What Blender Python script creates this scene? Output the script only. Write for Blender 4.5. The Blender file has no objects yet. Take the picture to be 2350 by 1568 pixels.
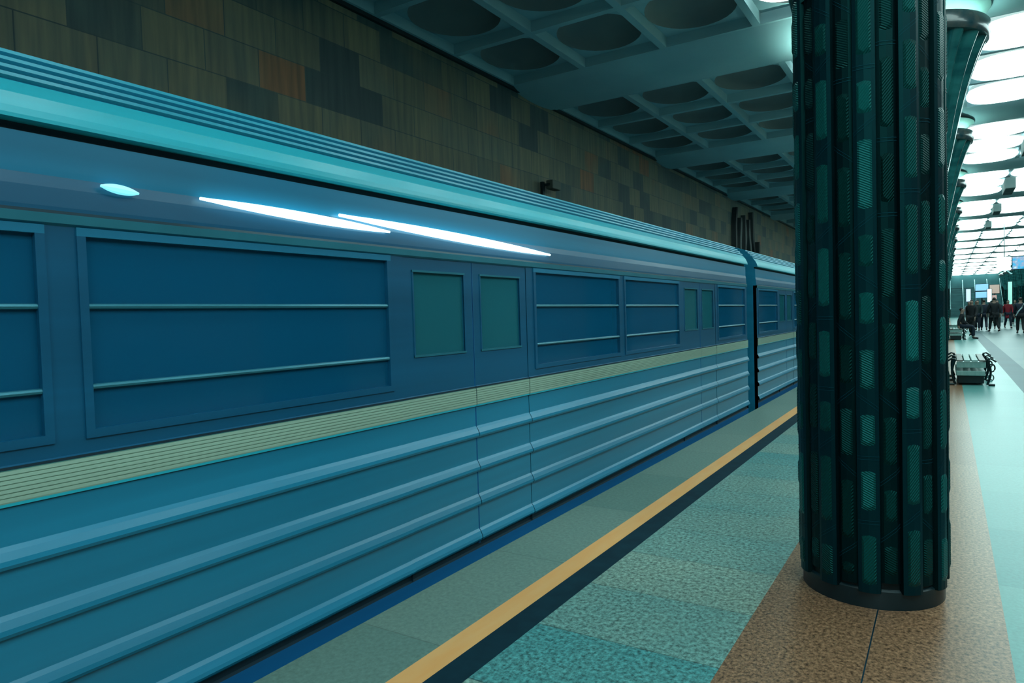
import bpy, bmesh, math, random
from mathutils import Vector, Matrix
sc = bpy.context.scene
COL = sc.collection
random.seed(7)
PI = math.pi

# ------------------------------------------------------------------ camera, world, exposure
H = 1.5
yaw, pitch, roll = math.radians(32.6), math.radians(-1.98), math.radians(1.70)
fw = Vector((-math.sin(yaw)*math.cos(pitch), math.cos(yaw)*math.cos(pitch), math.sin(pitch)))
rt = Vector((math.cos(yaw), math.sin(yaw), 0)); up = rt.cross(fw)
r2 = rt*math.cos(roll) - up*math.sin(roll); u2 = up*math.cos(roll) + rt*math.sin(roll)
camd = bpy.data.cameras.new('camera'); cam = bpy.data.objects.new('camera', camd); COL.objects.link(cam)
cam.matrix_world = Matrix.Translation((0, 0, H)) @ Matrix((r2, u2, -fw)).transposed().to_4x4()
camd.sensor_width = 36; camd.lens = 1565/2350*36; camd.clip_start = .05; camd.clip_end = 400
sc.camera = cam
world = bpy.data.worlds.new('world'); sc.world = world; world.use_nodes = True
world.node_tree.nodes['Background'].inputs[0].default_value = (.02, .09, .10, 1)
world.node_tree.nodes['Background'].inputs[1].default_value = .15
vs = sc.view_settings
vs.view_transform = 'Standard'; vs.look = 'None'; vs.gamma = 1; vs.use_curve_mapping = False
vs.exposure = 1.35
LAMP_COL = (.70, 1.0, .97)
LAMP = 1.85          # ceiling lamps
RING = 10.0           # cove ring on the capitals

# ------------------------------------------------------------------ materials
def nm(name):
    m = bpy.data.materials.new(name); m.use_nodes = True
    return m, m.node_tree, m.node_tree.nodes, m.node_tree.links, m.node_tree.nodes['Principled BSDF']
def setp(b, **k):
    for n, v in k.items():
        n = {'rough': 'Roughness', 'metal': 'Metallic', 'spec': 'Specular IOR Level', 'coat': 'Coat Weight', 'coatr': 'Coat Roughness', 'trans': 'Transmission Weight', 'alpha': 'Alpha', 'ior': 'IOR'}.get(n, n)
        b.inputs[n].default_value = v
def noise_mat(name, c1, c2, scale=(4, 4, 4), detail=4, lo=.35, hi=.65, bump=0, bscale=None, alb=.58, **k):
    c1 = [x*alb for x in c1]; c2 = [x*alb for x in c2]
    m, nt, N, L, b = nm(name)
    tc = N.new('ShaderNodeTexCoord'); mp = N.new('ShaderNodeMapping'); mp.inputs['Scale'].default_value = scale
    L.new(tc.outputs['Object'], mp.inputs[0])
    no = N.new('ShaderNodeTexNoise'); no.inputs['Scale'].default_value = 1; no.inputs['Detail'].default_value = detail
    L.new(mp.outputs[0], no.inputs['Vector'])
    cr = N.new('ShaderNodeValToRGB'); cr.color_ramp.elements[0].position = lo; cr.color_ramp.elements[1].position = hi
    cr.color_ramp.elements[0].color = (*c1, 1); cr.color_ramp.elements[1].color = (*c2, 1)
    L.new(no.outputs[0], cr.inputs[0]); L.new(cr.outputs[0], b.inputs['Base Color'])
    if bump:
        bp = N.new('ShaderNodeBump'); bp.inputs['Strength'].default_value = bump; bp.inputs['Distance'].default_value = .01
        L.new(no.outputs[0], bp.inputs['Height']); L.new(bp.outputs[0], b.inputs['Normal'])
    setp(b, **k); return m
def plain(name, c, **k):
    return noise_mat(name, tuple(x*.93 for x in c), tuple(min(1, x*1.07) for x in c), (3, 3, 3), **k)
def emit(name, c, s):
    m, nt, N, L, b = nm(name); setp(b, rough=.4)
    b.inputs['Base Color'].default_value = (.5, .5, .5, 1)
    b.inputs['Emission Color'].default_value = (*c, 1); b.inputs['Emission Strength'].default_value = s
    return m

M = {}
ALB = .58
# granite fields of the floor: slabs random in tone, joints across
def slab_mat(name, cA, cB, per, grain, rough, coat=0, spec=.5, jointc=.55, off=0.0, stretch=(46, 38, 46)):
    cA = [x*.58 for x in cA]; cB = [x*.58 for x in cB]
    m, nt, N, L, b = nm(name)
    tc = N.new('ShaderNodeTexCoord'); sp = N.new('ShaderNodeSeparateXYZ'); L.new(tc.outputs['Object'], sp.inputs[0])
    def math_(op, a, bb=None):
        n = N.new('ShaderNodeMath'); n.operation = op
        for i, v in enumerate((a, bb)):
            if v is None: continue
            if isinstance(v, (int, float)): n.inputs[i].default_value = v
            else: L.new(v, n.inputs[i])
        return n.outputs[0]
    yy = math_('DIVIDE', math_('ADD', sp.outputs['Y'], off), per)
    fl = math_('FLOOR', yy); fr = math_('FRACT', yy)
    wn = N.new('ShaderNodeTexWhiteNoise'); wn.noise_dimensions = '1D'; L.new(fl, wn.inputs['W'])
    n1 = N.new('ShaderNodeTexNoise'); n1.inputs['Scale'].default_value = 1.6; n1.inputs['Detail'].default_value = 5
    L.new(tc.outputs['Object'], n1.inputs['Vector'])
    f = math_('ADD', math_('MULTIPLY', wn.outputs[0], .7), math_('MULTIPLY', math_('SUBTRACT', n1.outputs[0], .25), .6))
    mx = N.new('ShaderNodeMix'); mx.data_type = 'RGBA'; mx.inputs[6].default_value = (*cA, 1); mx.inputs[7].default_value = (*cB, 1)
    L.new(f, mx.inputs[0])
    mp = N.new('ShaderNodeMapping'); mp.inputs['Scale'].default_value = stretch; L.new(tc.outputs['Object'], mp.inputs[0])
    n2 = N.new('ShaderNodeTexNoise'); n2.inputs['Scale'].default_value = 1; n2.inputs['Detail'].default_value = 3; n2.inputs['Roughness'].default_value = .7
    L.new(mp.outputs[0], n2.inputs['Vector'])
    g = N.new('ShaderNodeMapRange'); g.inputs[1].default_value = .34; g.inputs[2].default_value = .68
    g.inputs[3].default_value = 1-grain; g.inputs[4].default_value = 1+grain; L.new(n2.outputs[0], g.inputs[0])
    j = math_('LESS_THAN', fr, .008/per)
    k = math_('SUBTRACT', 1.0, math_('MULTIPLY', j, 1-jointc))
    gg = math_('MULTIPLY', g.outputs[0], k)
    vm = N.new('ShaderNodeVectorMath'); vm.operation = 'SCALE'; L.new(mx.outputs[2], vm.inputs[0]); L.new(gg, vm.inputs['Scale'])
    L.new(vm.outputs[0], b.inputs['Base Color'])
    setp(b, rough=rough, coat=coat, coatr=.12, spec=spec)
    return m
M['edge_granite'] = slab_mat('edge_granite', (.23, .38, .33), (.34, .47, .40), 1.2, .18, .5, jointc=.7)
M['turq_granite'] = slab_mat('turquoise_granite', (.08, .44, .46), (.46, .60, .48), .58, .62, .38, off=.08)
M['brown_granite'] = slab_mat('brown_granite', (.40, .20, .11), (.52, .28, .16), 1.9, .75, .30, jointc=.8, stretch=(60, 48, 60))
M['pale_granite'] = slab_mat('pale_granite', (.13, .46, .45), (.22, .58, .54), 1.1, .12, .30, spec=.3, jointc=.85)
M['dark_band_granite'] = slab_mat('dark_band_granite', (.01, .10, .14), (.02, .14, .18), 1.1, .12, .42, spec=.2)
M['hall_granite'] = slab_mat('hall_granite', (.09, .22, .24), (.16, .27, .28), 1.1, .12, .36, spec=.25)
M['yellow_paint'] = noise_mat('yellow_paint', (1, .42, .13), (1, .47, .17), (14, 3, 4), rough=.45, alb=.97)
M['dark_rubber'] = noise_mat('dark_groove', (.003, .035, .06), (.005, .05, .08), (8, 8, 8), rough=.7, spec=.2)
M['concrete'] = noise_mat('concrete', (.10, .16, .16), (.16, .22, .22), (3, 3, 3), rough=.9)
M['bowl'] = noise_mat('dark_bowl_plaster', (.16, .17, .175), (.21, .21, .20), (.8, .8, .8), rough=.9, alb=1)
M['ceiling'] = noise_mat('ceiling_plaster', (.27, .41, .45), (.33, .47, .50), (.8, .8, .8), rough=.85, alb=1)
M['white_drum'] = plain('white_plaster', (.24, .40, .37), rough=.7, alb=1)

def wall_mat():
    m, nt, N, L, b = nm('stone_wall_tiles')
    tc = N.new('ShaderNodeTexCoord'); sp = N.new('ShaderNodeSeparateXYZ'); L.new(tc.outputs['Object'], sp.inputs[0])
    cb = N.new('ShaderNodeCombineXYZ'); L.new(sp.outputs['Y'], cb.inputs[0]); L.new(sp.outputs['Z'], cb.inputs[1])
    br = N.new('ShaderNodeTexBrick'); L.new(cb.outputs[0], br.inputs['Vector'])
    br.inputs['Scale'].default_value = 1; br.inputs['Brick Width'].default_value = .62; br.inputs['Row Height'].default_value = .40
    br.inputs['Mortar Size'].default_value = .006; br.inputs['Bias'].default_value = 0; br.offset = .37
    br.inputs['Color1'].default_value = (0, 0, 0, 1); br.inputs['Color2'].default_value = (1, 1, 1, 1); br.inputs['Mortar'].default_value = (.12, .12, .12, 1)
    cr = N.new('ShaderNodeValToRGB'); e = cr.color_ramp.elements
    e[0].position = 0; e[0].color = (.035, .075, .09, 1); e[1].position = 1; e[1].color = (.28, .14, .075, 1)
    for p, c in ((.10, (.05, .10, .11)), (.28, (.13, .15, .12)), (.52, (.20, .20, .14)), (.72, (.15, .18, .15)), (.86, (.22, .19, .13))):
        x = e.new(p); x.color = (*c, 1)
    n0 = N.new('ShaderNodeTexNoise'); n0.inputs['Scale'].default_value = .45; n0.inputs['Detail'].default_value = 3
    L.new(cb.outputs[0], n0.inputs['Vector'])
    mr = N.new('ShaderNodeMapRange'); mr.inputs[1].default_value = .3; mr.inputs[2].default_value = .7; mr.inputs[3].default_value = -.3; mr.inputs[4].default_value = .2
    L.new(n0.outputs[0], mr.inputs[0])
    ad = N.new('ShaderNodeMath'); ad.operation = 'ADD'; L.new(br.outputs['Color'], ad.inputs[0]); L.new(mr.outputs[0], ad.inputs[1]); L.new(ad.outputs[0], cr.inputs[0])
    mp = N.new('ShaderNodeMapping'); mp.inputs['Scale'].default_value = (14, .9, 1); L.new(cb.outputs[0], mp.inputs[0])
    n1 = N.new('ShaderNodeTexNoise'); n1.inputs['Scale'].default_value = 1; n1.inputs['Detail'].default_value = 5; L.new(mp.outputs[0], n1.inputs['Vector'])
    cr2 = N.new('ShaderNodeValToRGB'); f = cr2.color_ramp.elements
    f[0].position = .3; f[0].color = (.32, .35, .36, 1); f[1].position = .72; f[1].color = (1.0, .76, .58, 1); L.new(n1.outputs[0], cr2.inputs[0])
    mx = N.new('ShaderNodeMix'); mx.data_type = 'RGBA'; mx.blend_type = 'MULTIPLY'; mx.inputs[0].default_value = .85
    L.new(cr.outputs[0], mx.inputs[6]); L.new(cr2.outputs[0], mx.inputs[7]); L.new(mx.outputs[2], b.inputs['Base Color'])
    setp(b, rough=.6); return m
M['wall'] = wall_mat()
M['end_wall'] = noise_mat('end_wall', (.02, .15, .17), (.06, .26, .28), (.5, 2, .4), rough=.4)

# train paints
def paint(name, c, **k):
    return noise_mat(name, tuple(x*.86 for x in c), tuple(x*1.1 for x in c), (1, .12, 7), detail=3, rough=k.pop('rough', .34), coat=.2, coatr=.25, **k)
M['blue'] = paint('train_blue_paint', (.02, .36, .62))
M['navy'] = paint('train_window_band_paint', (.008, .17, .36))
M['upper'] = paint('train_upper_paint', (.02, .33, .60))
M['cyan'] = paint('train_roof_edge_paint', (.04, .78, 1.0), rough=.3)
M['roof'] = paint('train_roof_paint', (.04, .60, .85))
M['stripe'] = paint('train_cream_stripe', (.66, .88, .72))
M['dark_gap'] = plain('rubber_trim_and_rib_shade', (.006, .04, .07), rough=.6)
M['skirt'] = paint('train_skirt_paint', (.010, .24, .62), rough=.5)
M['alu'] = plain('blue_grey_metal', (.06, .36, .50), rough=.3, metal=.3)
M['chrome'] = plain('brushed_metal', (.35, .6, .62), rough=.25, metal=.9)
M['steel'] = plain('dark_steel', (.03, .06, .07), rough=.5, metal=.6)
M['interior'] = plain('train_interior_panel', (.05, .22, .28), rough=.7)
M['seat_brown'] = plain('seat_vinyl', (.10, .08, .07), rough=.5)
def glass(name, c, tint):
    m, nt, N, L, b = nm(name)
    b.inputs['Base Color'].default_value = (*[x*.6 for x in c], 1); setp(b, rough=.08, spec=.5)
    tr = N.new('ShaderNodeBsdfTransparent'); tr.inputs[0].default_value = (*tint, 1)
    ms = N.new('ShaderNodeMixShader'); ms.inputs[0].default_value = .7
    L.new(tr.outputs[0], ms.inputs[1]); L.new(b.outputs[0], ms.inputs[2]); L.new(ms.outputs[0], N['Material Output'].inputs[0])
    return m
M['glass'] = glass('window_glass', (.012, .22, .46), (.35, .6, .7))
M['door_glass'] = glass('door_glass', (.04, .32, .42), (.4, .7, .7))

# column glass
def glass_block(name, base, hatch, rough, mottle=.5):
    m, nt, N, L, b = nm(name)
    at = N.new('ShaderNodeAttribute'); at.attribute_name = 'tone'; at.attribute_type = 'GEOMETRY'
    vm = N.new('ShaderNodeVectorMath'); vm.operation = 'SCALE'; vm.inputs[0].default_value = [x*.55 for x in base]; L.new(at.outputs['Fac'], vm.inputs['Scale'])
    L.new(vm.outputs[0], b.inputs['Base Color'])
    if hatch:
        uv = N.new('ShaderNodeUVMap'); mp = N.new('ShaderNodeMapping'); mp.inputs['Rotation'].default_value = (0, 0, hatch); L.new(uv.outputs[0], mp.inputs[0])
        wv = N.new('ShaderNodeTexWave'); wv.inputs['Scale'].default_value = 30; wv.inputs['Distortion'].default_value = .4; L.new(mp.outputs[0], wv.inputs['Vector'])
        bp = N.new('ShaderNodeBump'); bp.inputs['Strength'].default_value = .8; bp.inputs['Distance'].default_value = .004
        L.new(wv.outputs['Color'], bp.inputs['Height']); L.new(bp.outputs[0], b.inputs['Normal'])
    setp(b, rough=rough, spec=.3); b.inputs['Specular Tint'].default_value = (.12, .85, .85, 1); return m
M['g_frame'] = glass_block('dark_green_glass', (.003, .026, .040), 0, .45)
M['g_up'] = glass_block('ribbed_green_glass_rising', (.006, .105, .10), math.radians(38), .34)
M['g_down'] = glass_block('ribbed_green_glass_falling', (.006, .10, .10), math.radians(-62+180), .34)
M['g_core'] = plain('dark_green_core', (.003, .02, .026), rough=.5)
M['seam'] = plain('copper_seam', (.16, .08, .03), rough=.7)
M['capital'] = noise_mat('glazed_teal_capital', (.01, .10, .11), (.03, .20, .20), (2, 2, 6), rough=.14, coat=1, coatr=.08)
M['capital'].node_tree.nodes['Principled BSDF'].inputs['Specular Tint'].default_value = (.3, .9, .9, 1)
M['rim'] = noise_mat('glazed_dark_rim', (.01, .06, .08), (.10, .11, .10), (5, 5, 5), rough=.25, coat=.5)
M['plinth'] = plain('dark_stone_plinth', (.006, .03, .04), rough=.35)
M['lamp'] = emit('lamp_diffuser', LAMP_COL, LAMP)
M['ring'] = emit('cove_light', (.55, 1, .88), RING)
M['tube'] = emit('streak_glow', (.6, 1, 1), 1.3)  # glow of the bright streaks added on the car side
M['streak_dim'] = emit('streak_glow_dim', (.18, .75, .85), .45)

# ------------------------------------------------------------------ mesh helpers
class MB:
    def __init__(s): s.v = []; s.f = []; s.mi = []; s.mats = []
    def m(s, mat):
        if mat not in s.mats: s.mats.append(mat)
        return s.mats.index(mat)
    def add(s, vs, fs, mat):
        o = len(s.v); s.v += [tuple(x) for x in vs]; k = s.m(mat)
        for f in fs: s.f.append(tuple(o+i for i in f)); s.mi.append(k)
    def quad(s, a, b, c, d, mat): s.add([a, b, c, d], [(0, 1, 2, 3)], mat)
    def box(s, x0, x1, y0, y1, z0, z1, mat, bev=0):
        if not bev:
            s.add([(x0,y0,z0),(x1,y0,z0),(x1,y1,z0),(x0,y1,z0),(x0,y0,z1),(x1,y0,z1),(x1,y1,z1),(x0,y1,z1)],
                  [(0,3,2,1),(4,5,6,7),(0,1,5,4),(1,2,6,5),(2,3,7,6),(3,0,4,7)], mat); return
        bm = bmesh.new(); bmesh.ops.create_cube(bm, size=1)
        for v in bm.verts: v.co = Vector(((x0+x1)/2+v.co.x*(x1-x0), (y0+y1)/2+v.co.y*(y1-y0), (z0+z1)/2+v.co.z*(z1-z0)))
        bmesh.ops.bevel(bm, geom=bm.edges[:], offset=bev, segments=2, profile=.5, affect='EDGES')
        s.frombm(bm, mat)
    def frombm(s, bm, mat):
        bm.verts.index_update(); s.add([v.co[:] for v in bm.verts], [[v.index for v in f.verts] for f in bm.faces], mat); bm.free()
    def lathe(s, prof, c=(0, 0), n=32, mat=None, flute=None):
        vs = []; fs = []
        for (r, z) in prof:
            for i in range(n):
                a = 2*PI*i/n; rr = r*(flute(a, z) if flute else 1); vs.append((c[0]+rr*math.cos(a), c[1]+rr*math.sin(a), z))
        for j in range(len(prof)-1):
            for i in range(n): fs.append((j*n+i, j*n+(i+1) % n, (j+1)*n+(i+1) % n, (j+1)*n+i))
        s.add(vs, fs, mat)
    def tube(s, pts, r, mat, n=10, closed=False):
        pts = [Vector(p) for p in pts]; vs = []; fs = []; rr = r if isinstance(r, (list, tuple)) else [r]*len(pts)
        for i, p in enumerate(pts):
            if closed: t = (pts[(i+1) % len(pts)]-pts[i-1])
            else: t = pts[min(i+1, len(pts)-1)]-pts[max(i-1, 0)]
            t.normalize(); a = Vector((0, 0, 1)) if abs(t.z) < .9 else Vector((1, 0, 0)); u = t.cross(a).normalized(); w = t.cross(u)
            for k in range(n): q = 2*PI*k/n; vs.append(p+u*math.cos(q)*rr[i]+w*math.sin(q)*rr[i])
        m = len(pts)
        for i in range(m if closed else m-1):
            for k in range(n): fs.append((i*n+k, i*n+(k+1) % n, ((i+1) % m)*n+(k+1) % n, ((i+1) % m)*n+k))
        if not closed: fs += [tuple(range(n)), tuple(range((m-1)*n, m*n))]
        s.add(vs, fs, mat)
    def build(s, name, parent=None, smooth=False, loc=(0, 0, 0)):
        me = bpy.data.meshes.new(name); me.from_pydata(s.v, [], s.f)
        for m in s.mats: me.materials.append(m)
        me.polygons.foreach_set('material_index', s.mi)
        bm = bmesh.new(); bm.from_mesh(me); bmesh.ops.recalc_face_normals(bm, faces=bm.faces[:]); bm.to_mesh(me); bm.free()
        if smooth:
            me.polygons.foreach_set('use_smooth', [True]*len(me.polygons))
            me.set_sharp_from_angle(angle=math.radians(40))
        me.update()
        o = bpy.data.objects.new(name, me); COL.objects.link(o); o.location = loc
        if parent: o.parent = parent
        return o
def empty(name, loc=(0, 0, 0), rz=0):
    o = bpy.data.objects.new(name, None); o.empty_display_size = .2; COL.objects.link(o); o.location = loc; o.rotation_euler = (0, 0, rz); return o
def tag(o, label=None, cat=None, group=None, kind=None):
    for k, v in (('label', label), ('category', cat), ('group', group), ('kind', kind)):
        if v: o[k] = v
    return o
def kids(o): return [c for c in bpy.data.objects if c.parent == o]
def copy_tree(o, parent=None):
    c = o.copy(); COL.objects.link(c); c.parent = parent
    for ch in kids(o): copy_tree(ch, c)
    return c

XE = -2.47; XW = -6.08; XR = 8.15; XWR = 11.78; Y0 = -16.0; Y1 = 112.0
PER = 6.45; BC = 10.5           # bay pitch, beam centre nearest ahead
ZB, ZP = 5.33, 5.44             # soffit, coffer panel

# ------------------------------------------------------------------ floor
b = MB(); b.box(XE, XR, Y0, Y1, -1.1, -.05, M['concrete']); floor = b.build('floor'); tag(floor, kind='structure')
def strip(name, x0, x1, mat, label=None, z1=0.0, z0=-.05):
    b = MB(); b.box(x0, x1, Y0, Y1, z0, z1, mat); o = b.build(name, floor)
    if label: o['label'] = label
    return o
strip('edge_paving', XE, -1.98, M['edge_granite'], 'grey green granite platform edge')
strip('safety_line', -1.98, -1.845, M['yellow_paint'], 'yellow painted safety line')
strip('tactile_band', -1.845, -1.70, M['dark_rubber'], 'dark teal band beside the yellow line')
strip('platform_paving', -1.70, -.82, M['turq_granite'], 'mottled turquoise granite slabs')
strip('column_paving', -.82, -.303, M['brown_granite'], 'brown granite around the columns')
strip('paving_joint', -.303, -.297, M['dark_rubber'])
strip('column_paving', -.297, .22, M['brown_granite'], 'brown granite around the columns')
strip('hall_border_paving', .22, 1.06, M['pale_granite'], 'pale turquoise polished granite')
strip('hall_dark_band', 1.06, 1.45, M['dark_band_granite'], 'darker teal band in the hall floor')
strip('hall_paving', 1.45, 4.25, M['hall_granite'], 'polished grey hall paving')
strip('hall_dark_band', 4.25, 4.64, M['dark_band_granite'])
strip('hall_border_paving', 4.64, 5.48, M['pale_granite'])
strip('column_paving', 5.48, 6.52, M['brown_granite'])
strip('platform_paving', 6.52, XR, M['turq_granite'])
b = MB()
for x0, x1 in ((XW-.1, XE), (XR, XWR+.1)): b.box(x0, x1, Y0, Y1, -1.5, -1.1, M['concrete'])
tag(b.build('trim_1'), kind='structure')
b = MB()
for xr in (-4.66, -3.14):
    b.box(xr-.035, xr+.035, Y0, Y1, -1.10, -.95, M['steel']); b.box(xr-.07, xr+.07, Y0, Y1, -1.10, -1.08, M['steel'])
tag(b.build('trim_2'), kind='structure')

# ------------------------------------------------------------------ walls
b = MB(); b.box(XW-.3, XW, Y0, Y1, -1.5, 6.2, M['wall']); tag(b.build('wall_left'), kind='structure')
b = MB(); b.box(XWR, XWR+.3, Y0, Y1, -1.5, 6.2, M['wall']); tag(b.build('wall_right'), kind='structure')
b = MB(); b.box(XW, XWR, Y1, Y1+.3, -1.5, 6.2, M['end_wall']); tag(b.build('wall_back'), kind='structure')
b = MB(); b.box(XW, XWR, Y0-.3, Y0, -1.5, 6.2, M['end_wall']); tag(b.build('wall_front'), kind='structure')
b = MB(); b.box(XW, XW+.05, Y0, Y1, ZB-.05, ZB, M['steel']); tag(b.build('trim_3'), kind='structure')

# ------------------------------------------------------------------ ceiling with coffers
CX_L = [-5.39, -4.09, -2.79, -1.49]; CX_H = [.93, 2.21, 3.49, 4.77]; CX_R = [5.7-(x) for x in CX_L]
rows = []
k0 = math.ceil((Y0-BC)/PER); k1 = int((Y1-BC)/PER)
for k in range(k0, k1):
    for j in range(3): rows.append((BC+k*PER+PER/2+(j-1)*1.625, k, j))
def cell(b, cx, cy, hx, hy, mat):
    n = 32; V = []; F = []; q = .05; ix, iy = hx-q, hy-q
    def sq(ax, ay, z):
        out = []
        for k in range(n):
            a = 2*PI*k/n+PI/4; c, s_ = math.cos(a), math.sin(a); m = max(abs(c), abs(s_)); out.append((cx+c/m*ax, cy+s_/m*ay, z))
        return out
    RX, RY = ix-.02, min(iy-.02, (ix-.02)*1.12)
    rings = [sq(hx, hy, ZB), sq(ix, iy, ZB), sq(ix-.01, iy-.01, ZB+.14)]
    rim = lambda r, z: [(cx+math.cos(2*PI*k/n+PI/4)*RX*r, cy+math.sin(2*PI*k/n+PI/4)*RY*r, z) for k in range(n)]
    rings += [rim(1, ZB+.12)]
    for rg in rings: V += rg
    for j in range(len(rings)-1):
        for k in range(n): F.append((j*n+k, j*n+(k+1) % n, (j+1)*n+(k+1) % n, (j+1)*n+k))
    b.add(V, F, mat)
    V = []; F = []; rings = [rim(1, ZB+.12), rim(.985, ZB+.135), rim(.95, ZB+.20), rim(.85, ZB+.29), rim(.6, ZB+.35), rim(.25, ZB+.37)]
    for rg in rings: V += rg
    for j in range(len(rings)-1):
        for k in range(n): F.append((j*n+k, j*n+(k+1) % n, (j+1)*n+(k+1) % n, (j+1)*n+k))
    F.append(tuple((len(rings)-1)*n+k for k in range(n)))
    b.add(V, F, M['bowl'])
b = MB(); HX, HY = .65, 1.625/2
HXH = .64
zones = [(CX_L, HX), (CX_H, HXH), (CX_R, HX)]
for cy, k, j in rows:
    for cols, hx in zones:
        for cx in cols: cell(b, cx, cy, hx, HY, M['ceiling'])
for k in range(k0, k1+1):                        # cross beams between the bays
    y0 = BC+(k)*PER-(PER-3*1.625)/2; y1 = y0+(PER-3*1.625)
    V = []; F = []; n = 14
    for i in range(n+1):
        t = i/n; yy = min(max(y0+(y1-y0)*t, Y0), Y1); zz = ZB-.09*math.sin(PI*t)**.6
        V += [(XW, yy, zz), (XWR, yy, zz)]
    for i in range(n): F.append((2*i, 2*i+1, 2*i+3, 2*i+2))
    b.add(V, F, M['ceiling'])
xs = [(XW, CX_L[0]-HX), (CX_L[3]+HX, CX_H[0]-HXH), (CX_H[3]+HXH, CX_R[3]-HX), (CX_R[0]+HX, XWR)]
for x0, x1 in xs:
    if x1 > x0: b.box(x0, x1, Y0, Y1, ZB, ZB+.5, M['ceiling'])
b.box(XW, XWR, Y0, Y1, ZB+.6, ZB+.8, M['ceiling'])
me = b.build('ceiling', smooth=True); tag(me, kind='structure')

# ------------------------------------------------------------------ ceiling lamps
def lens(hx, hy):
    b = MB(); n = 40; V = []; F = []
    pr = [(1, .035), (1, 0), (.985, -.02), (.93, -.045), (.80, -.065), (.5, -.085), (.25, -.09)]
    for r, z in pr:
        for k in range(n):
            a = 2*PI*k/n; c, s = math.cos(a), math.sin(a); e = .8
            V.append((math.copysign(abs(c)**e, c)*hx*r, math.copysign(abs(s)**e, s)*hy*r, z))
    for j in range(len(pr)-1):
        for k in range(n): F.append((j*n+k, j*n+(k+1) % n, (j+1)*n+(k+1) % n, (j+1)*n+k))
    F.append(tuple((len(pr)-1)*n+k for k in range(n))); F.append(tuple(range(n)))
    b.add(V, F, M['lamp']); o = b.build('ceiling_lamp', smooth=True); return o
proto = None
ordw = ['first', 'second', 'third', 'fourth', 'fifth', 'sixth', 'seventh', 'eighth', 'ninth', 'tenth', 'eleventh', 'twelfth', 'thirteenth', 'fourteenth', 'fifteenth', 'sixteenth', 'seventeenth']
colw = ['nearest the dark columns', 'second across from the dark columns', 'third across from the dark columns', 'furthest across from the dark columns']
def place_lamp(x, y, label, group, small=False):
    global proto
    if proto is None: proto = lens(.615, .62); o = proto
    else: o = proto.copy(); COL.objects.link(o)
    o.location = (x, y, ZB-.012+(.06 if small else 0)); o.scale = (.80, .68, .6) if small else (1, 1, 1); tag(o, label, 'ceiling lamp', group)
for cy, k, j in rows:
    for ci, cx in enumerate(CX_H):
        if k >= 0:
            lab = 'round glowing lamp in hall ceiling, bay %s beyond the capital, row %s, %s' % (ordw[min(k, 16)], ordw[j], ['column side', 'second across', 'third across', 'far side'][ci])
            gr = 'glowing lamps filling the hall ceiling'
            if cy > 45: lab = 'tiny distant glowing lamp in the hall ceiling near the end wall'; gr = 'tiny distant lamps near the end wall'
        else:
            lab = 'round glowing lamp in the hall ceiling before the second column'; gr = 'glowing lamps before the second column'
        place_lamp(cx, cy, lab, gr)
    if -11 < cy < 50:
        place_lamp(CX_L[3], cy-.08, 'round glowing lamp beside the column, at top edge left of it' if abs(cy-8.9) < .4 else 'round glowing lamp above the platform behind the dark column', 'lamps above the platform beside the columns', True)

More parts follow.
